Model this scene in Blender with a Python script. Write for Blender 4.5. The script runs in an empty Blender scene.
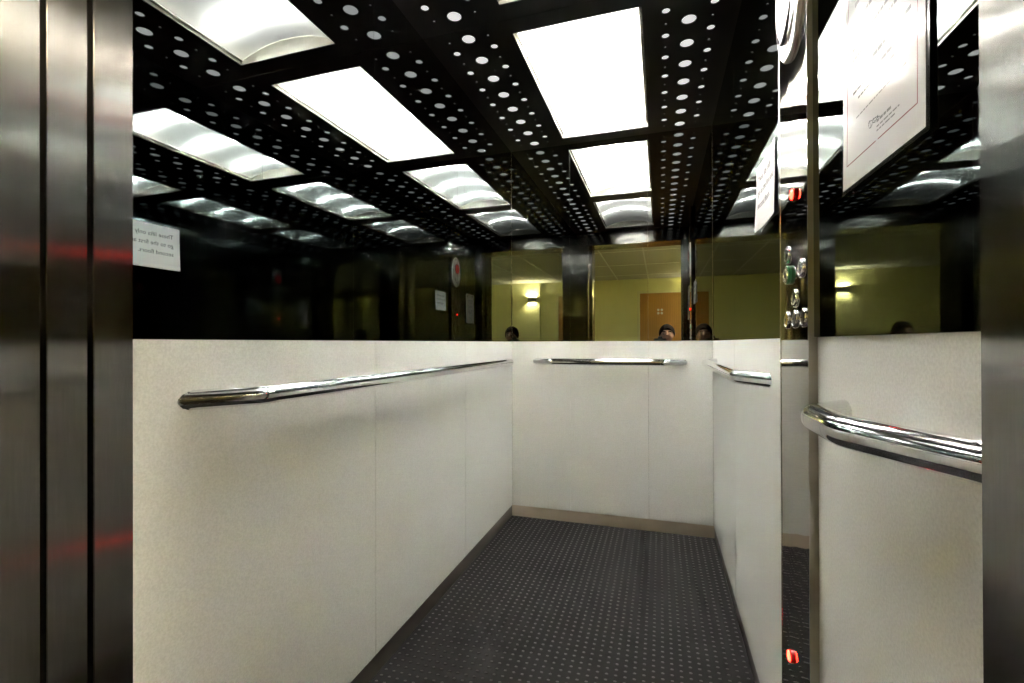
import bpy, bmesh, math, random
from math import sin, cos, pi, radians as R
from mathutils import Vector, Matrix
random.seed(4)
SC = bpy.context.scene
COL = SC.collection

# ------------------------------------------------------------------ constants (metres; camera above origin, +Y into the car)
CZ = 1.02
XL, XR, D = -0.836, 0.2616, 2.6415       # dado faces left / right / back
H = 2.154                                # ceiling
ZD = 1.0285                              # top of pale lower panels
ZB = 0.0645                              # skirting
YFL, YFR = 0.466, 0.413                  # inner faces of front returns
XJL, XJR = -0.705, 0.2144                # door jambs
ZH = 2.02                                # door head
LY = -4.8                                # far wall of the lobby
LH = 2.345

# ------------------------------------------------------------------ materials
def new_mat(name):
    m = bpy.data.materials.new(name); m.use_nodes = True
    return m, m.node_tree, m.node_tree.nodes['Principled BSDF']

def mat(name, col, rough=0.5, metal=0.0, spec=0.5, aniso=0.0, arot=0.0, tangent=None):
    m, nt, b = new_mat(name)
    b.inputs['Base Color'].default_value = (*col, 1)
    b.inputs['Roughness'].default_value = rough
    b.inputs['Metallic'].default_value = metal
    b.inputs['Specular IOR Level'].default_value = spec
    if aniso:
        b.inputs['Anisotropic'].default_value = aniso
        b.inputs['Anisotropic Rotation'].default_value = arot
        t = nt.nodes.new('ShaderNodeTangent'); t.direction_type = 'RADIAL'; t.axis = 'Z'
        nt.links.new(t.outputs[0], b.inputs['Tangent'])
    return m

def tex_coord(nt, scale=(1, 1, 1)):
    tc = nt.nodes.new('ShaderNodeTexCoord'); mp = nt.nodes.new('ShaderNodeMapping')
    mp.inputs['Scale'].default_value = scale
    nt.links.new(tc.outputs['Object'], mp.inputs['Vector'])
    return mp.outputs['Vector']

def noise(nt, vec, scale, detail=2, rough=0.5):
    n = nt.nodes.new('ShaderNodeTexNoise')
    n.inputs['Scale'].default_value = scale; n.inputs['Detail'].default_value = detail; n.inputs['Roughness'].default_value = rough
    nt.links.new(vec, n.inputs['Vector'])
    return n.outputs['Fac']

def ramp(nt, fac, a, b, p0=0.3, p1=0.7):
    r = nt.nodes.new('ShaderNodeValToRGB')
    r.color_ramp.elements[0].position = p0; r.color_ramp.elements[1].position = p1
    r.color_ramp.elements[0].color = (*a, 1); r.color_ramp.elements[1].color = (*b, 1)
    nt.links.new(fac, r.inputs['Fac'])
    return r.outputs['Color']

def bump(nt, b, h, strength, dist=0.001):
    n = nt.nodes.new('ShaderNodeBump'); n.inputs['Strength'].default_value = strength; n.inputs['Distance'].default_value = dist
    nt.links.new(h, n.inputs['Height']); nt.links.new(n.outputs['Normal'], b.inputs['Normal'])

def emis(name, col, strength):
    m, nt, b = new_mat(name)
    b.inputs['Base Color'].default_value = (*[c*0.5 for c in col], 1)
    b.inputs['Emission Color'].default_value = (*col, 1); b.inputs['Emission Strength'].default_value = strength
    return m

# pale speckled laminate
M_LAM, nt, b = new_mat('pale_laminate')
v = tex_coord(nt)
c1 = ramp(nt, noise(nt, v, 260, 3, 0.6), (.545, .54, .512), (.645, .64, .612), .36, .64)
nt.links.new(c1, b.inputs['Base Color']); b.inputs['Roughness'].default_value = 0.42
bump(nt, b, noise(nt, v, 420, 2), 0.12, 0.0004)

# dark tinted mirror
M_MIR, nt, b = new_mat('tinted_mirror')
nt.nodes.remove(b); g_ = nt.nodes.new('ShaderNodeBsdfGlossy'); g_.inputs['Color'].default_value = (.345, .37, .37, 1); g_.inputs['Roughness'].default_value = 0
nt.links.new(g_.outputs[0], nt.nodes['Material Output'].inputs['Surface'])
# polished steel of the control column (slightly wavy sheet)
M_COP, nt, b = new_mat('polished_steel')
b.inputs['Base Color'].default_value = (.42, .40, .37, 1); b.inputs['Metallic'].default_value = 1; b.inputs['Roughness'].default_value = 0.035
bump(nt, b, noise(nt, tex_coord(nt, (9, 9, 3.5)), 1.0, 1), 0.20, 0.006)
M_BEZEL = mat('pale_satin_bezel', (.74, .73, .72), 0.35, 0.6)
M_HEAD = mat('polished_header_steel', (.20, .19, .175), 0.12, 1.0)
M_BRASSY = mat('satin_edge_steel', (.33, .305, .27), 0.4, 0.5)
# brushed stainless
M_STEEL, nt, b = new_mat('brushed_steel')
v = tex_coord(nt, (30, 30, 1.6))
sc_ = ramp(nt, noise(nt, v, 14, 3), (.205, .192, .178), (.23, .215, .20))
nt.links.new(sc_, b.inputs['Base Color'])
b.inputs['Metallic'].default_value = 1; b.inputs['Roughness'].default_value = 0.17
b.inputs['Anisotropic'].default_value = 1.0; b.inputs['Anisotropic Rotation'].default_value = 0.0
t = nt.nodes.new('ShaderNodeTangent'); t.direction_type = 'RADIAL'; t.axis = 'Z'
nt.links.new(t.outputs[0], b.inputs['Tangent'])
M_CHROME = mat('chrome', (.74, .74, .75), 0.075, 1.0)
M_SATIN = mat('satin_aluminium', (.68, .67, .65), 0.25, 1.0)
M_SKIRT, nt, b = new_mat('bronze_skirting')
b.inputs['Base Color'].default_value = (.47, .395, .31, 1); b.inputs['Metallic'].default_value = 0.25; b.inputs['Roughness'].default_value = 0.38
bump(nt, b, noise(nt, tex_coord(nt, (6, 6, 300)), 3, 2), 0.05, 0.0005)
M_SKIRT2 = mat('shaded_bronze_skirting', (.15, .125, .105), 0.4, 0.7)  # side skirting colour darkened to paint in the dark floor's reflection
# studded rubber
M_RUB, nt, b = new_mat('black_rubber')
v = tex_coord(nt)
rc = ramp(nt, noise(nt, v, 7, 4), (.0165, .0152, .0146), (.022, .0202, .0195))
nt.links.new(rc, b.inputs['Base Color']); b.inputs['Roughness'].default_value = 0.75; b.inputs['Specular IOR Level'].default_value = 0.14
# perforated black ceiling
M_STUD = mat('grey_rubber_stud', (.050, .0465, .044), 0.34, 0, 0.5)  # stud tops greyer and smoother than the black rubber
M_CEIL, nt, b = new_mat('black_ceiling_sheet')
b.inputs['Base Color'].default_value = (.008, .0075, .0075, 1); b.inputs['Roughness'].default_value = 0.33; b.inputs['Specular IOR Level'].default_value = 0.4
M_BLACK = mat('matt_black', (.010, .010, .010), 0.6)
M_GAP = mat('dark_gap_rubber', (.010, .007, .005), 0.8, 0, 0.15)
M_WHITE_ENAMEL = mat('cream_enamel', (.62, .59, .51), 0.5)
M_HOUSING = mat('grey_housing', (.035, .035, .035), 0.7)
# lamp and diffuser
M_LAMP = emis('lamp_tube', (1.0, .975, .93), 1130)
M_LAMP_OLD = emis('older_lamp_tube', (1.0, .965, .92), 400)
M_TUBE_OFF = mat('unlit_tube', (.6, .6, .58), 0.3)
M_DIFF, nt, b = new_mat('opal_diffuser')
nt.nodes.remove(b)
out = nt.nodes['Material Output']
tr = nt.nodes.new('ShaderNodeBsdfTranslucent'); tr.inputs['Color'].default_value = (.62, .62, .60, 1)
gl = nt.nodes.new('ShaderNodeBsdfDiffuse'); gl.inputs['Color'].default_value = (.2, .2, .195, 1)
em = nt.nodes.new('ShaderNodeEmission'); em.inputs['Color'].default_value = (1, .98, .93, 1); em.inputs['Strength'].default_value = 0.05
mx = nt.nodes.new('ShaderNodeMixShader'); mx.inputs[0].default_value = 0.3
ad = nt.nodes.new('ShaderNodeAddShader')
nt.links.new(tr.outputs[0], mx.inputs[1]); nt.links.new(gl.outputs[0], mx.inputs[2])
nt.links.new(mx.outputs[0], ad.inputs[0]); nt.links.new(em.outputs[0], ad.inputs[1])
nt.links.new(ad.outputs[0], out.inputs['Surface'])
M_HOLE = emis('hole_diffuser', (1.0, .985, .96), 0.72)
M_RED = emis('red_lamp', (1.0, .018, .009), 32)
M_REDDIM = emis('red_display', (1.0, .03, .03), 0.9)
M_REDGLASS = mat('red_plastic', (.45, .01, .01), 0.2)
M_GREEN = mat('green_plastic', (.01, .16, .05), 0.3)
M_YELLOW = mat('yellow_plastic', (.60, .42, .03), 0.35)
M_DARKPL = mat('black_plastic', (.015, .015, .016), 0.3)
M_INK = mat('ink', (.05, .05, .055), 0.8)
M_GREYINK = mat('grey_ink', (.22, .21, .21), 0.8)
M_REDINK = mat('maroon_ink', (.22, .05, .06), 0.8)
M_PAPER, nt, b = new_mat('paper')
b.inputs['Base Color'].default_value = (.78, .775, .77, 1); b.inputs['Roughness'].default_value = 0.75
def coated(name, col):
    m = mat(name, col, 0.6); b = m.node_tree.nodes['Principled BSDF']
    b.inputs['Coat Weight'].default_value = 0.55; b.inputs['Coat Roughness'].default_value = 0.10; b.inputs['Coat IOR'].default_value = 1.4
    return m
M_CERT = coated('certificate_paper', (.60, .575, .575))
M_CINK = coated('certificate_ink', (.05, .05, .055)); M_CGREY = coated('certificate_grey', (.20, .19, .19)); M_CRED = coated('certificate_red', (.22, .04, .05))
# clear wallet film
M_FILM, nt, b = new_mat('clear_film')
nt.nodes.remove(b); out = nt.nodes['Material Output']
tp = nt.nodes.new('ShaderNodeBsdfTransparent'); gs = nt.nodes.new('ShaderNodeBsdfGlossy'); gs.inputs['Roughness'].default_value = 0.10
gs.inputs['Color'].default_value = (1, 1, 1, 1)
fr = nt.nodes.new('ShaderNodeFresnel'); fr.inputs['IOR'].default_value = 1.33
mm = nt.nodes.new('ShaderNodeMixShader')
nt.links.new(fr.outputs[0], mm.inputs[0]); nt.links.new(tp.outputs[0], mm.inputs[1]); nt.links.new(gs.outputs[0], mm.inputs[2])
nt.links.new(mm.outputs[0], out.inputs['Surface'])
# lobby
M_CREAM, nt, b = new_mat('cream_paint')
cc = ramp(nt, noise(nt, tex_coord(nt), 4, 3), (.70, .67, .345), (.735, .705, .365))
nt.links.new(cc, b.inputs['Base Color']); b.inputs['Roughness'].default_value = 0.7
M_TILE, nt, b = new_mat('ceiling_tile')
cc = ramp(nt, noise(nt, tex_coord(nt), 60, 3), (.55, .53, .47), (.66, .64, .57))
nt.links.new(cc, b.inputs['Base Color']); b.inputs['Roughness'].default_value = 0.85
M_TBAR = mat('white_grid_bar', (.78, .77, .72), 0.4)
M_CARPET = mat('lobby_carpet', (.09, .085, .08), 0.9)
M_TRIM = mat('cream_gloss_frame', (.68, .64, .40), 0.4)
M_WOOD, nt, b = new_mat('oak_veneer')
w = nt.nodes.new('ShaderNodeTexWave'); w.inputs['Scale'].default_value = 9; w.inputs['Distortion'].default_value = 6; w.inputs['Detail'].default_value = 3
nt.links.new(tex_coord(nt, (1, 1, .12)), w.inputs['Vector'])
nt.links.new(ramp(nt, w.outputs['Fac'], (.40, .185, .022), (.47, .225, .03), 0, 1), b.inputs['Base Color'])
b.inputs['Roughness'].default_value = 0.45
M_SCONCE = mat('dark_bronze', (.03, .026, .022), 0.4, 0.6)
M_BULB = emis('warm_bulb', (1.0, .84, .50), 4500)
M_LOBFILL = emis('warm_fill_panel', (1.0, .90, .62), 430.0)  # glow of the added lobby fill panel
# person
M_SKIN = mat('skin', (.36, .20, .155), 0.55)
M_LIPS = mat('lips', (.24, .10, .085), 0.5)
M_HAIR = mat('dark_hair', (.010, .007, .006), 0.95, 0, 0.1)
M_JACKET = mat('maroon_cloth', (.045, .012, .016), 0.85)
M_JEANS = mat('dark_trousers', (.02, .022, .03), 0.9)
M_EYE = mat('eye', (.25, .22, .2), 0.2)

# ------------------------------------------------------------------ mesh helper
class MB:
    def __init__(s): s.v = []; s.f = []; s.m = []
    def face(s, idx, m=0): s.f.append(tuple(idx)); s.m.append(m)
    def box(s, x0, x1, y0, y1, z0, z1, m=0):
        o = len(s.v)
        x0, x1 = sorted((x0, x1)); y0, y1 = sorted((y0, y1)); z0, z1 = sorted((z0, z1))
        s.v += [(x0,y0,z0),(x1,y0,z0),(x1,y1,z0),(x0,y1,z0),(x0,y0,z1),(x1,y0,z1),(x1,y1,z1),(x0,y1,z1)]
        for q in ((3,2,1,0),(4,5,6,7),(0,1,5,4),(1,2,6,5),(2,3,7,6),(3,0,4,7)): s.face([o+i for i in q], m)
        return s
    def rings(s, rings, m=0, closed=True, cap0=True, cap1=True):
        o = len(s.v); n = len(rings[0])
        for r in rings: s.v += [tuple(p) for p in r]
        for i in range(len(rings)-1):
            for j in range(n if closed else n-1):
                k = (j+1) % n
                s.face((o+i*n+j, o+i*n+k, o+(i+1)*n+k, o+(i+1)*n+j), m)
        if cap0: s.face([o+j for j in range(n)][::-1], m)
        if cap1: s.face([o+(len(rings)-1)*n+j for j in range(n)], m)
        return s
    def lathe(s, c, axis, prof, n=32, m=0, sx=1, sy=1, cap0=True, cap1=True):
        """prof: list of (radius, height along axis); axis unit vector"""
        a = Vector(axis).normalized()
        u = Vector((0,0,1)) if abs(a.z) < .9 else Vector((1,0,0))
        e1 = a.cross(u).normalized(); e2 = e1.cross(a)     # e2 = up-ish
        c = Vector(c); rings = []
        for r, h in prof:
            rings.append([c + a*h + e1*(r*sx*cos(2*pi*j/n)) + e2*(r*sy*sin(2*pi*j/n)) for j in range(n)])
        return s.rings(rings, m, True, cap0, cap1)
    def sweep(s, pts, r, n=20, m=0, caps=True):
        pts = [Vector(p) for p in pts]; rings = []
        e = None
        for i, p in enumerate(pts):
            a = (pts[i]-pts[i-1]).normalized() if i else (pts[1]-pts[0]).normalized()
            b_ = (pts[i+1]-pts[i]).normalized() if i < len(pts)-1 else a
            t = (a+b_).normalized()
            up = Vector((0,0,1)) if abs(t.z) < .95 else Vector((0,1,0))
            e1 = t.cross(up).normalized(); e2 = e1.cross(t).normalized()
            k = 1/max(.4, t.dot(a))          # mitre
            side = (b_-a)
            rr = r[i] if isinstance(r, (list, tuple)) else r
            ring = []
            for j in range(n):
                d = e1*cos(2*pi*j/n)*rr + e2*sin(2*pi*j/n)*rr
                if side.length > 1e-4:
                    sd = side.normalized(); d = d + sd*(d.dot(sd))*(k-1)
                ring.append(p+d)
            rings.append(ring)
        return s.rings(rings, m, True, caps, caps)
    def build(s, name, mats, parent=None, smooth=None, loc=None, bevel=0):
        me = bpy.data.meshes.new(name); 
        off = Vector(loc) if loc else Vector((0,0,0))
        me.from_pydata([tuple(Vector(p)-off) for p in s.v], [], s.f)
        for mt in (mats if isinstance(mats, (list, tuple)) else [mats]): me.materials.append(mt)
        for p, k in zip(me.polygons, s.m): p.material_index = k
        bm = bmesh.new(); bm.from_mesh(me); bmesh.ops.recalc_face_normals(bm, faces=bm.faces)
        if bevel:
            bmesh.ops.bevel(bm, geom=[e for e in bm.edges if e.is_manifold and e.calc_face_angle(0) > .6], offset=bevel, segments=2, affect='EDGES')
        bm.to_mesh(me); bm.free()
        if smooth is not None: smooth_mesh(me, smooth)
        o = bpy.data.objects.new(name, me); COL.objects.link(o)
        if parent: o.parent = parent; o.matrix_parent_inverse = parent.matrix_world.inverted() if False else Matrix.Identity(4)
        o.location = off - (world_loc(parent) if parent else Vector((0,0,0)))
        return o

def world_loc(o):
    p = Vector((0,0,0))
    while o: p += o.location; o = o.parent
    return p
def smooth_mesh(me, ang):
    for p in me.polygons: p.use_smooth = True
    if ang and ang < 179: me.set_sharp_from_angle(angle=R(ang))
def thing(name, label, cat, loc, group=None):
    o = bpy.data.objects.new(name, None); COL.objects.link(o); o.location = loc; o.empty_display_size = .05
    tag(o, label, cat, group); return o
def tag(o, label, cat, group=None):
    o['label'] = label; o['category'] = cat
    if group: o['group'] = group
    return o
def struct(mb, name, mats, parent=None, **k):
    o = mb.build(name, mats, parent, **k)
    if not parent: o['kind'] = 'structure'
    return o
def to_mesh_obj(name, tmp, mats, parent=None):
    """evaluate a temporary object (curve / text / modifiers) into a plain mesh object"""
    dg = bpy.context.evaluated_depsgraph_get()
    me = bpy.data.meshes.new_from_object(tmp.evaluated_get(dg))
    mw = tmp.matrix_world.copy(); bpy.context.view_layer.update(); mw = tmp.matrix_world.copy()
    me.transform(mw)
    bpy.data.objects.remove(tmp)
    if parent: me.transform(Matrix.Translation(-world_loc(parent)))
    me.materials.clear()
    for m in (mats if isinstance(mats, (list, tuple)) else [mats]): me.materials.append(m)
    o = bpy.data.objects.new(name, me); COL.objects.link(o)
    if parent: o.parent = parent
    return o

# ------------------------------------------------------------------ floor with rubber studs
f = MB(); f.box(XL-.03, XR+.03, .30, D+.03, -.03, 0)
p = .0275; y = .33
while y < D-.012:
    x = XL+.014
    while x < XR-.010:
        o = len(f.v); n = 10; rg = ((.0, .0056), (.0007, .0051), (.0012, .0038))
        for z, rr_ in rg:
            for j in range(n): f.v.append((x+rr_*cos(2*pi*j/n), y+rr_*.8*sin(2*pi*j/n), z))
        for k in range(2):
            for j in range(n): f.face((o+k*n+j, o+k*n+(j+1) % n, o+(k+1)*n+(j+1) % n, o+(k+1)*n+j), k)
        f.v.append((x, y, .0014))
        for j in range(n): f.face((o+2*n+j, o+2*n+(j+1) % n, o+3*n), 1)
        x += p
    y += p*.96
struct(f, 'floor', [M_RUB, M_STUD], smooth=50)

# ------------------------------------------------------------------ walls: backing, pale lower panels, tinted mirrors, skirting
def lower_panel(parent, x0, x1, y0, y1):
    mb = MB(); mb.box(x0, x1, y0, y1, ZB, ZD)
    return mb.build('lower_panel', M_LAM, parent, bevel=.0008)
def mirror(x0, x1, y0, y1, label):
    loc = ((x0+x1)/2, (y0+y1)/2, ZD)
    mb = MB(); mb.box(x0, x1, y0, y1, ZD+.0005, H-.0005)
    return tag(mb.build('mirror_panel', M_MIR, loc=loc), label, 'mirror')
g = .0008
# left
wl = struct(MB().box(XL-.06, XL-.010, .30, D+.06, -.03, H+.02), 'wall_left', M_SATIN)
yl = [YFL, 1.246, 1.943, D]
for i in range(3):
    lower_panel(wl, XL-.010, XL, yl[i]+g, yl[i+1]-g)
    mirror(XL-.009, XL-.002, yl[i]+g, yl[i+1]-g, ['tall dark tinted mirror on left wall nearest the door jamb',
           'middle dark tinted mirror panel of the left wall', 'dark tinted mirror on left wall touching the back corner'][i])
# back
wb = struct(MB().box(XL-.010, XR+.010, D+.010, D+.06, -.03, H+.02), 'wall_back', M_SATIN)
xb = [XL, -.489, -.062, XR]
for i in range(3):
    lower_panel(wb, xb[i]+g, xb[i+1]-g, D, D+.010)
    mirror(xb[i]+g, xb[i+1]-g, D+.002, D+.009, ['dark mirror panel at the left end of the back wall', 'wide middle mirror panel of the back wall above the rail',
           'dark mirror panel at the right end of the back wall'][i])
# right
YC0, YC1 = .940, 1.142                                  # steel control column
wr = struct(MB().box(XR+.010, XR+.06, .30, D+.06, -.03, H+.02), 'wall_right', M_SATIN)
for y0, y1, lab in ((YFR, YC0, 'dark mirror on right wall behind the certificate, beside the door jamb'),
                    (YC1, 1.90, 'dark mirror on right wall behind the white notice, beyond the steel column'),
                    (1.90, D, 'dark mirror on right wall touching the back corner')):
    lower_panel(wr, XR, XR+.010, y0+g, y1-g)
    mirror(XR-.005 if y1 == YC0 else XR+.002, XR+.009, y0+g, y1-g, lab)
# skirting
t_ = .004
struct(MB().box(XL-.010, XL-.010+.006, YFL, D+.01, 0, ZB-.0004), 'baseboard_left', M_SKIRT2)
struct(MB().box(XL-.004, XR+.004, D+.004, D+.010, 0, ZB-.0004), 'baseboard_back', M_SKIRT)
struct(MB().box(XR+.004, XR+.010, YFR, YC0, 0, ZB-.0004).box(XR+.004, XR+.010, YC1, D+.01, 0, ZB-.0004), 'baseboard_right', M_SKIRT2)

# front returns, header, landing frame
wf = MB()
wf.box(XL-.04, XJL, YFL-.048, YFL, -.03, H+.02)          # left return post
wf.box(XJR, XR+.06, .300, YFR, -.03, H+.02)               # right return post
struct(wf, 'wall_front', M_STEEL, bevel=.0008)
struct(MB().box(XJL, XJR, YFR-.055, YFR+.03, ZH, H+.02), 'trim_1', M_HEAD, bevel=.0015)     # header over the opening
# two retracted sliding leaves on the left, dark rubber gaps between
struct(MB().box(XJL-.42, XJL-.001, YFL-.0965, YFL-.0545, .004, ZH+.03), 'door_1', M_STEEL, bevel=.0006)
struct(MB().box(XJL-.42, XJL-.001, YFL-.1430, YFL-.1030, .004, ZH+.03), 'door_2', M_STEEL, bevel=.0006)
struct(MB().box(XJL-.30, XJL-.016, YFL-.0543, YFL-.0482, .004, ZH).box(XJL-.30, XJL-.016, YFL-.1028, YFL-.0967, .004, ZH).box(XJL-.30, XJL-.016, YFL-.151, YFL-.1432, .004, ZH), 'trim_2', M_GAP)
# landing architrave
la = MB()
la.box(-.90, -.682, .125, .312, -.03, LH); la.box(.206, .42, .125, .298, -.03, LH)
la.box(-.682, .206, .125, .312, 2.03, LH)
struct(la, 'trim_3', M_STEEL)
struct(MB().box(XJL-.02, XJR, .05, .34, -.03, -.002), 'trim_4', M_SATIN)     # sill plate

# ------------------------------------------------------------------ ceiling: black sheet with real holes
LX0, LX1 = -.510, -.0553
LYS = ((.5717, 1.4828), (1.6354, 2.5588))
SEAM = 1.559
BIG, SMALL, TINY = .0245, .0135, .0037
cu = bpy.data.curves.new('ceiling_tmp', 'CURVE'); cu.dimensions = '2D'; cu.fill_mode = 'BOTH'; cu.extrude = .0012
def poly(pts):
    sp = cu.splines.new('POLY'); sp.points.add(len(pts)-1); sp.use_cyclic_u = True
    for q, (x, y) in zip(sp.points, pts): q.co = (x, y, 0, 1)
def circ(x, y, r, n): poly([(x+r*cos(2*pi*j/n), y+r*sin(2*pi*j/n)) for j in range(n)])
def rect(x0, x1, y0, y1): poly([(x0,y0),(x1,y0),(x1,y1),(x0,y1)])
rect(XL-.009, XR+.009, .36, SEAM-.001); rect(XL-.009, XR+.009, SEAM+.001, D+.009)
for y0, y1 in LYS: rect(LX0, LX1, y0, y1)
PT = .1372
for cx in (-.677, .1015):
    for sgn, b0 in ((1, 1.6155), (-1, 1.488)):
        for k in range(8):
            yb = b0 + sgn*PT*k
            circ(cx, yb, BIG, 28)
            for dx in (-.0775, .0775):
                circ(cx+dx, yb, TINY, 8)
                if k < 7: circ(cx+dx, yb+sgn*PT/2, SMALL, 20)
tmp = bpy.data.objects.new('ceiling_tmp', cu); COL.objects.link(tmp); tmp.location = (0, 0, H+.0012)
bpy.context.view_layer.update()
ceil = to_mesh_obj('ceiling', tmp, M_CEIL); ceil['kind'] = 'structure'
MB().box(XL-.009, XR+.009, SEAM-.012, SEAM+.012, H+.0026, H+.006).build('joint_strip', M_BLACK, ceil)
hd = MB().box(XL-.009, LX0-.03, .40, D+.005, H+.008, H+.012); hd.build('hole_diffuser', M_HOLE, ceil)
hd = MB().box(LX1+.03, XR+.009, .40, D+.005, H+.008, H+.012); hd.build('hole_diffuser', M_HOLE, ceil)

# ------------------------------------------------------------------ ceiling lights: lipped box, vaulted opal sheet, lamps
def ceiling_light(y0, y1, label, lit=(0, 1, 2), lamp_mat=None):
    lamp_mat = lamp_mat or M_LAMP
    t = thing('ceiling_light', label, 'ceiling light', ((LX0+LX1)/2, (y0+y1)/2, H), 'light panels in the ceiling')
    e = .0015; lip = .016; top = H+.17
    fr_ = MB(); hs = MB()
    for x0, x1, ya, yb in ((LX0-.012, LX0, y0-.012, y1+.012), (LX1, LX1+.012, y0-.012, y1+.012), (LX0, LX1, y0-.012, y0), (LX0, LX1, y1, y1+.012)):
        fr_.box(x0, x1, ya, yb, H+.0026, H+.0645); hs.box(x0, x1, ya, yb, H+.0645, top)
    hs.box(LX0-.012, LX1+.012, y0-.012, y1+.012, top, top+.005)
    fr_.build('frame', M_WHITE_ENAMEL, t); hs.build('housing', M_HOUSING, t)
    ledge = MB()
    ledge.box(LX0, LX0+.010, y0, y1, H+lip-.002, H+lip).box(LX1-.010, LX1, y0, y1, H+lip-.002, H+lip)
    ledge.build('ledge', M_SATIN, t)
    n, mrow = 20, 16; rise = .046
    df = MB(); rows = []
    for i in range(mrow+1):
        yy = y0+.001+(y1-y0-.002)*i/mrow
        rows.append([(LX0+.004+(LX1-LX0-.008)*j/n, yy, H+lip+.001+rise*(1-(2*j/n-1)**2)) for j in range(n+1)])
    df.rings(rows, 0, False, False, False)
    df.build('diffuser', M_DIFF, t, smooth=60)
    xc = (LX0+LX1)/2
    for k in range(3):
        yc = y0+(y1-y0)*(.17+.33*k)
        lm = MB(); pts = []
        for j in range(15):
            q = -.80+1.60*j/14
            pts.append((xc+q*(LX1-LX0)/2, yc, H+lip+.001+rise*(1-q*q)+.015))
        lm.sweep(pts, .007, 10)
        lm.build('lamp', lamp_mat if k in lit else M_TUBE_OFF, t, smooth=60)
    return t
ceiling_light(*LYS[0], 'front ceiling light panel, nearest the doorway', (1, 2), M_LAMP_OLD)
ceiling_light(*LYS[1], 'rear ceiling light panel, over the back of the car')

# ------------------------------------------------------------------ handrails
RR = .0192
def handrail(label, pts, normal, ends):
    """pts: end, bend, bend, end; the tube runs straight between the bends, an angled end piece closes each side onto the wall"""
    base = Vector(pts[0]); t = thing('handrail', label, 'handrail', base, None)
    P_ = [Vector(q) for q in pts]; nrm = Vector(normal); wallp = Vector(ends)
    d_ = (P_[2]-P_[1]).normalized(); tt = .006
    def bez(a, b, c, d=.014, n=5):
        p0 = b+(a-b).normalized()*d; p2 = b+(c-b).normalized()*d
        return [(p0*(1-u)**2 + b*2*u*(1-u) + p2*u*u) for u in [i/n for i in range(n+1)]]
    MB().sweep([P_[1]+d_*(.014+tt), P_[2]-d_*(.014+tt)], RR, 28).build('rail', M_CHROME, t, smooth=50)
    for e_, b0, o_ in ((P_[0], P_[1], P_[2]), (P_[3], P_[2], P_[1])):
        far = e_+(e_-b0).normalized()*.05
        c_ = bez(far, b0, o_); start = c_[0]
        path = [far+(start-far)*i/16 for i in range(16)] + c_ + [b0+(o_-b0).normalized()*(.014+tt-.0006)]
        mb = MB(); mb.sweep(path, RR, 28)
        mb.v = [tuple(Vector(q) - nrm*min(0, (Vector(q)-wallp).dot(nrm)+.002)) for q in mb.v]
        mb.build('end_piece', M_CHROME, t, smooth=50)
    return t
zl = .915; off = .056; run = .080
handrail('long chrome handrail along the pale left wall', [(XL, .765-.098, zl), (XL+off, .765, zl), (XL+off, 2.44, zl), (XL, 2.44+run, zl)], (1,0,0), (XL,0,0))
handrail('chrome handrail on the pale back wall under its mirror', [(-.594-run, D, zl), (-.594, D-off, zl), (.022, D-off, zl), (.022+run, D, zl)], (0,-1,0), (0,D,0))
handrail('chrome handrail on right wall between steel column and back corner', [(XR, 1.452-.115, zl+.008), (XR-off, 1.452, zl+.008), (XR-off, 2.385, zl+.008), (XR, 2.385+.09, zl+.008)], (-1,0,0), (XR,0,0))
handrail('short chrome handrail on right wall nearest the doorway, under the certificate', [(XR, .643-.125, zl), (XR-off, .643, zl), (XR-off, .752, zl), (XR, .752+.062, zl)], (-1,0,0), (XR,0,0))

# ------------------------------------------------------------------ control column on the right wall
XC = XR-.0136
cp = thing('control_panel', 'polished steel full-height control column with lift buttons on right wall', 'control panel', (XR, (YC0+YC1)/2, 0))
fp = MB(); fp.box(XC, XR+.009, YC0+.001, YC1-.001, .0, H-.001); fp.build('face_plate', M_COP, cp)
ed = MB(); ed.box(XC-.0003, XR+.009, YC0, YC0+.001, 0, H-.001); ed.build('edge_trim', M_BRASSY, cp)['label'] = 'satin brown front edge of the column'
ed = MB(); ed.box(XC-.0008, XC+.001, YC1-.006, YC1, 0, H-.001); ed.build('edge_trim', M_SATIN, cp)
AX = (-1, 0, 0)
def ring_prof(r, h): return [(r, 0), (r, h*.6), (r*.93, h), (r*.80, h), (r*.76, h*.7)]
def button(y, z, core, label=None, lip=.0038, r=.0178, glyph=None):
    mb = MB(); mb.lathe((XC, y, z), AX, ring_prof(r, lip) + [(r*.76, .002)], 32, cap0=False, cap1=False)
    bt = mb.build('button', M_CHROME, cp, smooth=40)
    if label: bt['label'] = label
    cb = MB(); cb.lathe((XC, y, z), AX, [(r*.72, .0), (r*.72, lip*.75), (r*.64, lip*.95), (r*.02, lip*1.02)], 28)
    c = cb.build('button_cap', core, bt, smooth=40)
    if glyph:
        gm = MB()
        for q in glyph:                                # little raised strokes (y0,y1,z0,z1)
            gm.box(XC-lip*1.12, XC-lip*.9, y-q[0], y-q[1], z+q[2], z+q[3])
        gm.build('button_mark', M_DARKPL if core is not M_DARKPL else M_SATIN, bt)
    return bt
BAR = [(-.0015, .0015, -.006, .006)]
OPEN_ = [(-.007, -.002, -.001, .001), (.002, .007, -.001, .001), (-.001, .001, -.006, .006)]
button(1.076, 1.196, M_SATIN, glyph=BAR)
gb = button(1.064, 1.1545, M_SATIN, 'chrome button standing on a tall green collar', lip=.0085, glyph=BAR)
gc = MB(); gc.lathe((XC, 1.064, 1.1545), AX, [(.0182, 0), (.0188, .002), (.0188, .0058), (.0180, .0066)], 32, cap0=False, cap1=False); gc.build('collar', M_GREEN, gb, smooth=40)['label'] = 'green plastic collar'
button(.978, 1.1555, M_SATIN, glyph=BAR)
button(1.023, 1.1045, M_SATIN, glyph=BAR)
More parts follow.
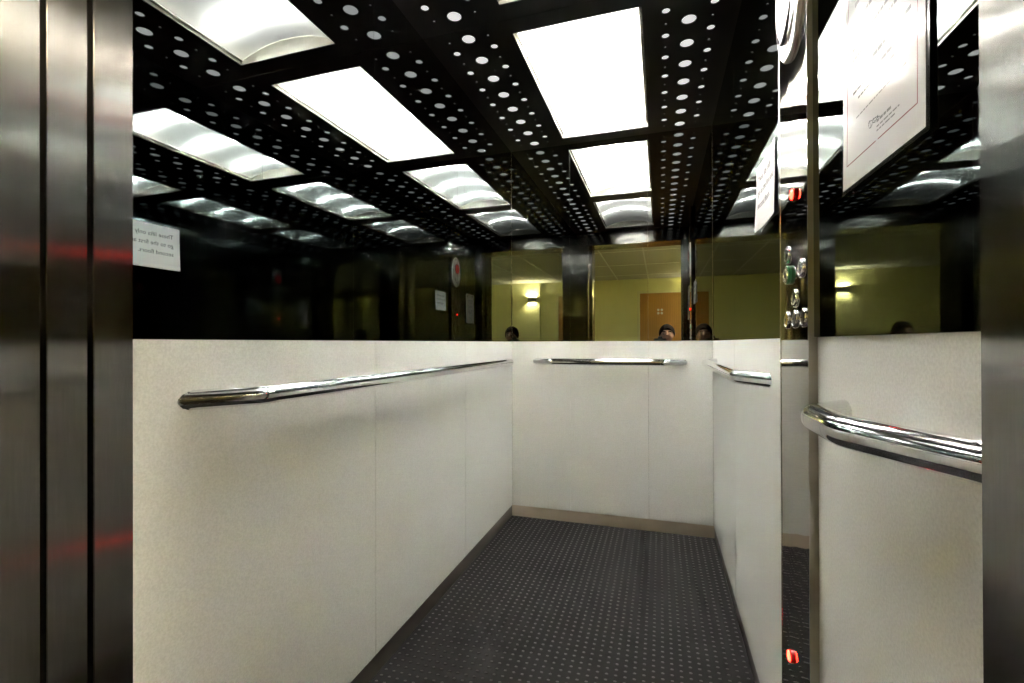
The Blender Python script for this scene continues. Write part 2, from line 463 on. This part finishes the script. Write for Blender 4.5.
button(1.080, 1.0650, M_YELLOW, 'chrome-ringed button with yellow cap', glyph=[(-.004, .004, -.003, .003)])
button(1.022, 1.0645, M_DARKPL, 'chrome-ringed button with dark cap', glyph=OPEN_)
button(.966, 1.0645, M_DARKPL, 'chrome-ringed button with dark cap', glyph=OPEN_)
# floor indicator: oval domed bezel with grooves, round red display, lower lens
YO, ZO, HW, HH = 1.040, 1.722, .093, .147
ob = MB(); ob.lathe((XC, YO, ZO), AX, [(1, 0), (1, .004), (.975, .0075), (.90, .0095), (.86, .0075), (.84, .0075), (.83, .0095), (.60, .0115), (.57, .009), (.55, .009), (.54, .0115), (.02, .012)], 64, sx=HW, sy=HH)
n_ = 64
for i in range(len(ob.m)):
    if i//n_ in (4, 8): ob.m[i] = 1
fi = ob.build('floor_indicator', [M_BEZEL, M_DARKPL], cp, smooth=25); fi['label'] = 'oval floor indicator with round red display'
db_ = MB(); db_.lathe((XC, YO, ZO+.030), AX, [(.050, .012), (.050, .0175), (.046, .0185), (.044, .0165)], 40, cap0=False, cap1=False); db_.build('display_bezel', M_CHROME, fi, smooth=30)
dd = MB(); dd.lathe((XC, YO, ZO+.030), AX, [(.044, .0120), (.044, .0162), (.002, .0164)], 40); dd.build('display', M_REDDIM, fi, smooth=30)
gl_ = MB()
for i in (-1, 1): gl_.box(XC-.0170, XC-.0160, YO+i*.012-.003, YO+i*.012+.003, ZO+.012, ZO+.048)
gl_.build('display_mark', M_DARKPL, fi)
cr = MB(); rg = []
for i in range(25):
    a = R(205+130*i/24); c = Vector((XC-.0145, YO+HW*.66*cos(a), ZO-.012+HH*.66*sin(a)))
    rg.append(c)
cr.sweep(rg, [max(.0008, .0042*sin(pi*i/24)) for i in range(25)], 8); cr.build('indicator_groove', M_DARKPL, fi, smooth=60)
# red lamps
def red_lamp(y, z, label):
    mb = MB(); mb.lathe((XC, y, z), AX, [(.0125, 0), (.0125, .004), (.0112, .005), (.0105, .005)], 28, cap0=False, cap1=False); h_ = mb.build('indicator_lamp', M_REDGLASS, cp, smooth=40); h_['label'] = label
    lb = MB(); lb.lathe((XC, y, z), AX, [(.0098, 0), (.0098, .0055), (.0085, .0072), (.002, .0078)], 24); lb.build('lens', M_RED, h_, smooth=40)
red_lamp(1.021, 1.304, 'red lamp glowing above the buttons')
red_lamp(1.060, .394, 'red lamp glowing low on the column')
# low oval speaker grille
sp_ = MB(); sp_.lathe((XC, 1.04, .215), AX, [(1, 0), (1, .004), (.95, .006), (.88, .006), (.85, .0035), (.74, .0035), (.71, .006), (.64, .006), (.60, .0035), (.02, .0035)], 56, sx=.080, sy=.108)
so = sp_.build('speaker_plate', M_COP, cp, smooth=25); so['label'] = 'oval ringed plate low on the column'
sl = MB()
for i in range(-4, 5): sl.box(XC-.0040, XC-.0030, 1.04-.030, 1.04+.030, .215+i*.010-.0018, .215+i*.010+.0018)
sl.build('speaker_slots', M_DARKPL, so)
for y, z in ((1.128, 2.10), (.954, 2.10), (1.128, .10), (.954, .10)):
    mb = MB(); mb.lathe((XC, y, z), AX, [(.004, 0), (.004, .0012), (.001, .002)], 14); mb.build('screw', M_SATIN, cp, smooth=40)

# ------------------------------------------------------------------ papers
def bent_sheet(y0, y1, z0, z1, fn, th=.0004, ny=16, nz=16):
    """paper on the right wall; fn(u,w) distance off the mirror; u: 0 near edge..1 far edge, w: 0 bottom..1 top"""
    mb = MB(); xw = XR+.002; n = ny+1
    for side in (0, 1):
        for i in range(nz+1):
            for j in range(n):
                u, w_ = j/ny, i/nz
                mb.v.append((xw-.0012-fn(u, w_)-(th if side else 0), y0+(y1-y0)*u, z0+(z1-z0)*w_))
    off_ = n*(nz+1)
    for i in range(nz):
        for j in range(ny):
            a = i*n+j
            mb.face((a, a+1, a+n+1, a+n)); q = a+off_; mb.face((q, q+n, q+n+1, q+1))
    for i in range(nz):
        a = i*n; mb.face((a, a+n, a+n+off_, a+off_)); a = i*n+ny; mb.face((a, a+off_, a+n+off_, a+n))
    for j in range(ny):
        a = j; mb.face((a, a+off_, a+1+off_, a+1)); a = nz*n+j; mb.face((a, a+1, a+1+off_, a+off_))
    return mb, xw
def on_sheet(verts, y0, y1, z0, z1, fn, lift):
    """2-D print (s right from far edge, t up from bottom) laid on the bent sheet"""
    out = []
    for s_, t2 in verts:
        y = y1-s_; z = z0+t2
        u = min(1, max(0, (y-y0)/(y1-y0))); w_ = min(1, max(0, (z-z0)/(z1-z0)))
        out.append((XR+.002-.0012-fn(u, w_)-.0004-lift, y, z))
    return out
def text_verts(body, size):
    c = bpy.data.curves.new('t', 'FONT'); c.body = body; c.size = size; c.resolution_u = 3; c.extrude = 0
    o = bpy.data.objects.new('t', c); COL.objects.link(o); bpy.context.view_layer.update()
    me = bpy.data.meshes.new_from_object(o.evaluated_get(bpy.context.evaluated_depsgraph_get()))
    vs = [(v_.co.x, v_.co.y) for v_ in me.vertices]; fs = [tuple(p_.vertices) for p_ in me.polygons]
    bpy.data.objects.remove(o); bpy.data.meshes.remove(me)
    return vs, fs
def solid_print(name, vs2, fs, geo, material, parent, th=.0002):
    a = on_sheet(vs2, *geo, .00025); b_ = on_sheet(vs2, *geo, .00025+th); n = len(a)
    mb = MB(); mb.v = a+b_
    for q in fs:
        mb.face(q); mb.face([i+n for i in q][::-1])
    o = mb.build(name, material, parent); return o
def strips(rects):
    vs, fs = [], []
    for s0, s1, t0, t1 in rects:
        n = max(1, int((s1-s0)/.008)); m_ = max(1, int((t1-t0)/.008))
        for i in range(n):
            for k in range(m_):
                a, b_ = s0+(s1-s0)*i/n, s0+(s1-s0)*(i+1)/n; c, d = t0+(t1-t0)*k/m_, t0+(t1-t0)*(k+1)/m_
                o = len(vs); vs += [(a,c),(b_,c),(b_,d),(a,d)]; fs.append((o,o+1,o+2,o+3))
    return vs, fs

# notice
NY0, NY1, NZ0, NZ1 = 1.244, 1.462, 1.328, 1.503
nfn = lambda u, w_: .001 + .006*max(0, u-.55)**1.6/.28*max(0, 1-w_*1.0)**1.5 + .0025*max(0, .35-u)/.35*max(0, 1-w_) + .0010*sin(9*u)*sin(5*w_)**2
no = thing('notice', 'small white printed notice taped to the mirror left of the steel column', 'notice', (XR+.0008, (NY0+NY1)/2, NZ0))
mb, _ = bent_sheet(NY0, NY1, NZ0, NZ1, nfn); mb.build('sheet', M_PAPER, no, smooth=30)
geo = (NY0, NY1, NZ0, NZ1, nfn)
V_, F_ = [], []
for k, line in enumerate(('These lifts only', 'go to the first and', 'second floors.')):
    vs, fs = text_verts(line, .0245); o = len(V_)
    V_ += [(a+.026, b_+.128-.0355*k) for a, b_ in vs]; F_ += [tuple(i+o for i in q) for q in fs]
solid_print('printed_text', V_, F_, geo, M_INK, no)
for (a, b_) in ((NY0-.004, NZ1-.012), (NY1-.016, NZ1-.010)):
    MB().box(XR+.0016, XR-.0022, a, a+.020, b_, b_+.013).build('tape', M_FILM, no)

# certificate in a clear wallet
CY0, CY1, CZ0, CZ1 = .567, .778, 1.2335, 1.540
cfn = lambda u, w_: .0085 + .004*(1-w_)*(.3+.7*u) + .0011*sin(7*w_*pi+5*u)*max(0, w_-.25)
ce = thing('certificate', 'framed-border certificate in a clear plastic wallet hanging on the right mirror', 'certificate', (XR+.0005, (CY0+CY1)/2, CZ0))
mb, _ = bent_sheet(CY0, CY1, CZ0, CZ1, cfn, ny=20, nz=30); mb.build('sheet', M_CERT, ce, smooth=30)
geo = (CY0, CY1, CZ0, CZ1, cfn)
Wd, Hd = CY1-CY0, CZ1-CZ0
bo = .0135; th_ = .0014
solid_print('border', *strips([(bo, Wd*.5-.003, .030, .030+th_), (Wd*.5+.003, Wd-bo, .030, .030+th_), (bo, bo+th_, .030, Hd-.03), (Wd-bo-th_, Wd-bo, .030, Hd-.03), (bo, Wd-bo, Hd-.03-th_, Hd-.03)]), geo, M_CRED, ce)
def words(s0, s1, t0, h, wmin=.004, wmax=.013):
    r_ = []; s_ = s0
    while s_ < s1-.003:
        w_ = min(random.uniform(wmin, wmax), s1-s_); r_.append((s_, s_+w_, t0, t0+h)); s_ += w_+.0022
    return r_
rl = words(.030, .185, .137, .0045) + words(.034, .180, .120, .0035) + words(.050, .150, .108, .0026) + words(.095, .140, .101, .003)
solid_print('printed_text', *strips(rl), geo, M_CINK, ce)
rl = words(.045, .175, .084, .0018) + words(.105, .145, .052, .0032) + words(.105, .160, .046, .0018) + words(.105, .150, .041, .0018)
rl += words(.03, .185, .165, .004) + words(.03, .185, .18, .004) + words(.05, .165, .21, .005) + words(.04, .175, .235, .006)
solid_print('printed_text', *strips(rl), geo, M_CGREY, ce)
sig, sf = [], []
pp = [(.082+.028*i/24+.003*sin(i*1.9), .0575+.006*sin(i*1.25)*(1-i/30)) for i in range(25)]
for i in range(24):
    (a, b_), (c, d) = pp[i], pp[i+1]; o = len(sig)
    sig += [(a, b_-.0005), (c, d-.0005), (c, d+.0005), (a, b_+.0005)]; sf.append((o, o+1, o+2, o+3))
solid_print('signature', sig, sf, geo, M_CINK, ce)
ffn = lambda u, w_: cfn(u, w_)-.0006
mb, _ = bent_sheet(CY0-.006, CY1+.006, CZ0-.005, CZ1+.004, ffn, th=.0001, ny=20, nz=34); mb.build('wallet', M_FILM, ce, smooth=30)

for a in (CY0+.03, CY1-.05):
    MB().box(XR-.0049, XR-.012, a, a+.02, CZ1-.03, CZ1-.012).build('adhesive_pad', M_SATIN, ce)

# ------------------------------------------------------------------ lobby behind the camera (seen in the mirrors)
X0, X1 = -4.2, 3.6
struct(MB().box(X0, X1, LY-.1, .125, -.06, -.03), 'lobby_floor', M_CARPET)
struct(MB().box(X0, X1, LY-.1, LY, -.03, LH), 'wall_lobby', M_CREAM)
struct(MB().box(.85, X1, LY, LY+.06, -.03, LH), 'wall_lobby_nib', M_CREAM)
struct(MB().box(X0-.1, X0, LY-.1, .20, -.03, LH), 'wall_lobby_left', M_CREAM)
struct(MB().box(X1, X1+.1, LY-.1, .20, -.03, LH), 'wall_lobby_right', M_CREAM)
struct(MB().box(X0, -.90, .125, .30, -.03, LH).box(.42, X1, .125, .28, -.03, LH), 'wall_landing', M_CREAM)
cl = MB(); cl.box(X0-.1, X1+.1, LY-.1, .33, LH+.006, LH+.05)
lc = struct(cl, 'lobby_ceiling', M_TILE)
bars = MB()
xx = -3.95
while xx < X1:
    bars.box(xx-.010, xx+.010, LY, .125, LH+.001, LH+.0065); xx += .62
yy = LY+.6
while yy < 0:
    bars.box(X0, X1, yy-.006, yy+.006, LH+.003, LH+.0065); yy += 1.24
bars.build('grid_bars', M_TBAR, lc)
# door opposite
dl, dr, dh = -.397, .436, 2.035
d3 = struct(MB().box(dl, dr, LY+.002, LY+.045, -.02, dh), 'door_3', M_WOOD)
fr3 = MB(); fr3.box(dl-.055, dl-.003, LY, LY+.055, -.03, dh+.055).box(dr+.003, dr+.055, LY, LY+.055, -.03, dh+.055).box(dl-.003, dr+.003, LY, LY+.055, dh+.003, dh+.055)
fr3.build('door_frame', M_TRIM, d3)
sg = MB(); cxs, czs = 0.0, 1.655
for dx in (-.034, .034):
    for dz in (-.034, .034):
        sg.lathe((cxs+dx, LY+.045, czs+dz), (0, 1, 0), [(.024, 0), (.024, .003), (.002, .004)], 16)
sg.build('door_symbols', mat('pale_vinyl', (.70, .72, .72), .5), d3)
hn = MB(); hn.sweep([(dl+.07, LY+.045, 1.0), (dl+.07, LY+.09, 1.0), (dl+.19, LY+.09, 1.0)], .009, 12); hn.build('door_handle', M_SATIN, d3, smooth=40)
# sconces
def sconce(x, y, z, label):
    t = thing('wall_sconce', label, 'wall lamp', (x, y, z))
    b_ = MB(); w_, d_, h_ = .085, .085, .05
    b_.box(x-w_, x+w_, y, y+.006, z-h_, z+h_).box(x-w_, x+w_, y+d_-.006, y+d_, z-h_, z+h_).box(x-w_, x-w_+.006, y+.006, y+d_-.006, z-h_, z+h_).box(x+w_-.006, x+w_, y+.006, y+d_-.006, z-h_, z+h_)
    b_.build('housing', M_SCONCE, t)
    l_ = MB(); l_.sweep([(x-.055, y+.045, z+.028), (x+.055, y+.045, z+.028)], .012, 10); l_.build('bulb', M_BULB, t, smooth=50)
    l_ = MB(); l_.sweep([(x-.03, y+.045, z-.012), (x+.03, y+.045, z-.012)], .006, 10); l_.build('bulb', M_BULB, t, smooth=50)
    return t
sconce(1.02, LY+.06, 1.98, 'dark up-and-down wall lamp glowing on the yellow lobby wall near the wooden door')
# added fill panel, kept out of every mirror view, brightens the lobby
for x, lab in ((1.25, 'added unseen fill panel on the lobby ceiling beside the lift doorway'),):
    t = thing('lobby_fill_light', lab, 'ceiling light', (x, -.22, LH))
    MB().box(x-.30, x+.30, -.36, -.08, LH-.012, LH+.001).build('panel', M_LOBFILL, t)
    q = MB(); q.box(x-.32, x-.30, -.38, -.06, LH-.018, LH+.001).box(x+.30, x+.32, -.38, -.06, LH-.018, LH+.001).box(x-.30, x+.30, -.38, -.36, LH-.018, LH+.001).box(x-.30, x+.30, -.08, -.06, LH-.018, LH+.001)
    q.build('frame', M_TBAR, t)

# ------------------------------------------------------------------ person crouching with a camera (reflected)
def skin(name, chains, material, parent, root, sub=2):
    """chains: list of lists of (x,y,z,r); points shared by position"""
    vs, idx, es = [], {}, []
    for ch in chains:
        prev = None
        for x, y, z, r_ in ch:
            k = (round(x, 4), round(y, 4), round(z, 4))
            if k not in idx: idx[k] = len(vs); vs.append((x, y, z, r_))
            if prev is not None: es.append((prev, idx[k]))
            prev = idx[k]
    me = bpy.data.meshes.new(name); me.from_pydata([q[:3] for q in vs], es, [])
    o = bpy.data.objects.new(name, me); COL.objects.link(o)
    o.modifiers.new('s', 'SKIN')
    if not me.skin_vertices:
        bpy.context.view_layer.objects.active = o
    for i, sv in enumerate(me.skin_vertices[0].data):
        sv.radius = (vs[i][3], vs[i][3]); sv.use_root = (i == root)
    m_ = o.modifiers.new('u', 'SUBSURF'); m_.levels = sub; m_.render_levels = sub
    bpy.context.view_layer.update()
    r_ = to_mesh_obj(name, o, material, parent); smooth_mesh(r_.data, 0)
    return r_
PX, PYo = .072, -.03
def q_(x, y, z, r_): return (PX+x, PYo+y, z, r_)
pelvis, belly, chest, nb = q_(0,-.56,.38,.135), q_(0,-.51,.56,.13), q_(0,-.42,.80,.135), q_(0,-.30,.985,.058)
neck, hb, hm, hc = q_(0,-.245,1.035,.054), q_(0,-.205,1.075,.066), q_(0,-.20,1.125,.076), q_(0,-.21,1.165,.060)
shR, elR, wrR = q_(.19,-.35,.985,.058), q_(.235,-.20,.745,.045), q_(.055,-.085,.945,.029)
shL, elL, wrL = q_(-.19,-.35,.985,.058), q_(-.225,-.17,.745,.045), q_(-.155,-.060,.905,.029)
paR, paL = q_(.034,-.055,.985,.028), q_(-.125,-.035,.905,.028)
hipR, knR, anR, toR = q_(.10,-.57,.36,.095), q_(.12,-.24,.085,.060), q_(.11,-.64,.065,.042), q_(.11,-.74,.035,.035)
hipL, knL, anL, toL = q_(-.10,-.57,.36,.095), q_(-.13,-.17,.475,.060), q_(-.12,-.26,.075,.042), q_(-.12,-.07,.035,.035)
fing = []
for i, (ln, dz) in enumerate(((.9, .020), (1.0, .006), (.95, -.008), (.8, -.021))):
    fing.append([paR, q_(.014, -.036, .992+dz, .010), q_(.006, -.014-.004*ln, .992+dz*1.05, .009), q_(-.012, -.011, .990+dz*1.05, .008)])
    fing.append([paL, q_(-.102, -.030+dz, .918, .010), q_(-.082, -.026+dz, .930, .009), q_(-.068-.01*ln, -.022+dz, .950, .008)])
fing.append([paR, q_(.024, -.080, .998, .011), q_(.004, -.088, 1.004, .009)])
fing.append([paL, q_(-.118, -.070, .925, .011), q_(-.100, -.085, .940, .009)])
person = thing('person', 'crouching person in dark maroon top holding a camera, seen reflected in the back mirror', 'person', (PX, PYo-.45, -.03))
body = skin('body', [[pelvis, belly, chest, nb, neck, hb, hm, hc], [chest, shR, elR, wrR, paR], [chest, shL, elL, wrL, paL],
      [pelvis, hipR, knR, anR, toR], [pelvis, hipL, knL, anL, toL],
      [hm, q_(0,-.125,1.122,.020), q_(0,-.100,1.096,.013)], [hm, q_(.078,-.215,1.118,.014), q_(.086,-.222,1.135,.009)], [hm, q_(-.078,-.215,1.118,.014), q_(-.086,-.222,1.135,.009)]] + fing, M_SKIN, person, 0)
big = lambda q, k: (q[0], q[1], q[2], q[3]*k)
G = 1.16
jk = lambda q: big(q, G)
mid = lambda a, b_, t2, r_: (a[0]*(1-t2)+b_[0]*t2, a[1]*(1-t2)+b_[1]*t2, a[2]*(1-t2)+b_[2]*t2, r_)
skin('jacket', [[jk(mid(pelvis, belly, .4, .135)), jk(belly), jk(chest), mid(chest, nb, .75, .095), mid(nb, neck, .1, .072)],
     [jk(chest), big(shR, 1.3), big(elR, 1.3), mid(elR, wrR, .93, .040)], [jk(chest), big(shL, 1.3), big(elL, 1.3), mid(elL, wrL, .93, .040)]], M_JACKET, person, 1)
skin('trousers', [[jk(mid(pelvis, belly, .45, .13)), jk(pelvis)], [jk(pelvis), jk(hipR), big(knR, 1.2), mid(knR, anR, .9, .055)], [jk(pelvis), jk(hipL), big(knL, 1.2), mid(knL, anL, .9, .055)]], M_JEANS, person, 1)
for an, to in ((anR, toR), (anL, toL)):
    skin('shoe', [[(an[0], an[1], an[2]-.02, .046), (an[0], (an[1]+to[1])/2, .03, .042), (to[0], to[1], .022, .038)]], M_DARKPL, person, 0)
# hair: shell over the skull with a diagonal fringe
hr = MB(); rows = []; n = 28
c0 = Vector((PX, PYo-.208, 1.128))
for i in range(11):
    ph = pi/2*(1-i/10)*1.0
    ring = []
    for j in range(n):
        th2 = 2*pi*j/n
        front = max(0, sin(th2))
        drop = -.10*(1-front) - .0*front + .02*front*cos(th2)
        lat = (pi/2)*(i/10)*(1.30-.62*front**1.5 - .10*front*cos(th2))
        rr = 1.0 + .02*sin(7*th2)*(i/10)
        ring.append(c0 + Vector((.086*rr*sin(lat)*cos(th2), .104*rr*sin(lat)*sin(th2), .1005*cos(lat))))
    rows.append(ring)
rows[0] = [c0+Vector((.004*cos(2*pi*j/n), .004*sin(2*pi*j/n), .1003)) for j in range(n)]
inner = [[c0+(p_-c0)*.93 for p_ in r_] for r_ in rows]
hr.rings(rows + inner[::-1], cap0=True, cap1=True); hr.build('hair', M_HAIR, person, smooth=60)
for s_ in (-1, 1):
    e = MB(); e.lathe((PX+s_*.030, PYo-.134, 1.118), (0, 1, 0), [(.002, -.010), (.010, -.006), (.012, 0), (.009, .007), (.001, .010)], 16); e.build('eye', M_EYE, person, smooth=60)
    e = MB(); e.sweep([(PX+s_*.014, PYo-.124, 1.139), (PX+s_*.030, PYo-.122, 1.143), (PX+s_*.046, PYo-.128, 1.138)], .0045, 8); e.build('eyebrow', M_HAIR, person, smooth=60)
mo = MB(); mo.sweep([(PX-.024, PYo-.142, 1.062), (PX, PYo-.137, 1.060), (PX+.024, PYo-.142, 1.062)], [.003, .006, .003], 8); mo.build('mouth', M_LIPS, person, smooth=60)

# the camera they hold, lens pointing into the lift
pc = thing('photo_camera', 'black photo camera held up by the crouching person', 'camera', (0, -.07, .975))
cb = MB(); cb.box(-.066, .066, -.105, -.052, .970, 1.066); cb.build('camera_body', M_DARKPL, pc, bevel=.006)
vf = MB(); vf.rings([[(-.028,-.105,1.066),(.028,-.105,1.066),(.028,-.054,1.066),(-.028,-.054,1.066)], [(-.018,-.100,1.090),(.018,-.100,1.090),(.018,-.058,1.088),(-.018,-.058,1.088)]]); vf.build('viewfinder_hump', M_DARKPL, pc, bevel=.002)
ln = MB(); ln.lathe((0, -.054, CZ), (0, 1, 0), [(.034, 0), (.034, .018), (.037, .020), (.037, .036), (.035, .044), (.031, .044), (.029, .038)], 32, cap0=True, cap1=False); ln.build('lens_barrel', M_DARKPL, pc, smooth=30)
gz = MB(); gz.lathe((0, -.054, CZ), (0, 1, 0), [(.0285, .030), (.0285, .036), (.018, .039), (.002, .040)], 28); gz.build('front_glass', mat('coated_glass', (.01, .012, .02), .03), pc, smooth=60)

# ------------------------------------------------------------------ world, camera, settings
wd = bpy.data.worlds.new('World'); SC.world = wd; wd.use_nodes = True
wd.node_tree.nodes['Background'].inputs[0].default_value = (.9, .85, .7, 1); wd.node_tree.nodes['Background'].inputs[1].default_value = 0.0

F = 468.236; yaw, pit, rol = .306526, -.003489, -.003642
fw = Vector((-sin(yaw)*cos(pit), cos(yaw)*cos(pit), -sin(pit)))
r0 = Vector((cos(yaw), sin(yaw), 0)); u0 = r0.cross(fw)
rx = r0*cos(rol)+u0*sin(rol); ux = -r0*sin(rol)+u0*cos(rol)
cam = bpy.data.cameras.new('camera'); co = bpy.data.objects.new('camera', cam); COL.objects.link(co)
cam.sensor_width = 36; cam.lens = F/1024*36; cam.clip_start = .002; cam.clip_end = 100
mw = Matrix.Identity(4)
for i in range(3): mw[i][0] = rx[i]; mw[i][1] = ux[i]; mw[i][2] = -fw[i]
mw.translation = (0, 0, CZ); co.matrix_world = mw
SC.camera = co
SC.view_settings.view_transform = 'Standard'; SC.view_settings.look = 'None'
SC.view_settings.exposure = 0.0; SC.view_settings.gamma = 1.0; SC.view_settings.use_curve_mapping = False
cy = SC.cycles
cy.max_bounces = 20; cy.glossy_bounces = 14; cy.diffuse_bounces = 6; cy.transmission_bounces = 8; cy.transparent_max_bounces = 12
cy.use_denoising = True; cy.sample_clamp_indirect = 0.0; cy.blur_glossy = 0.3
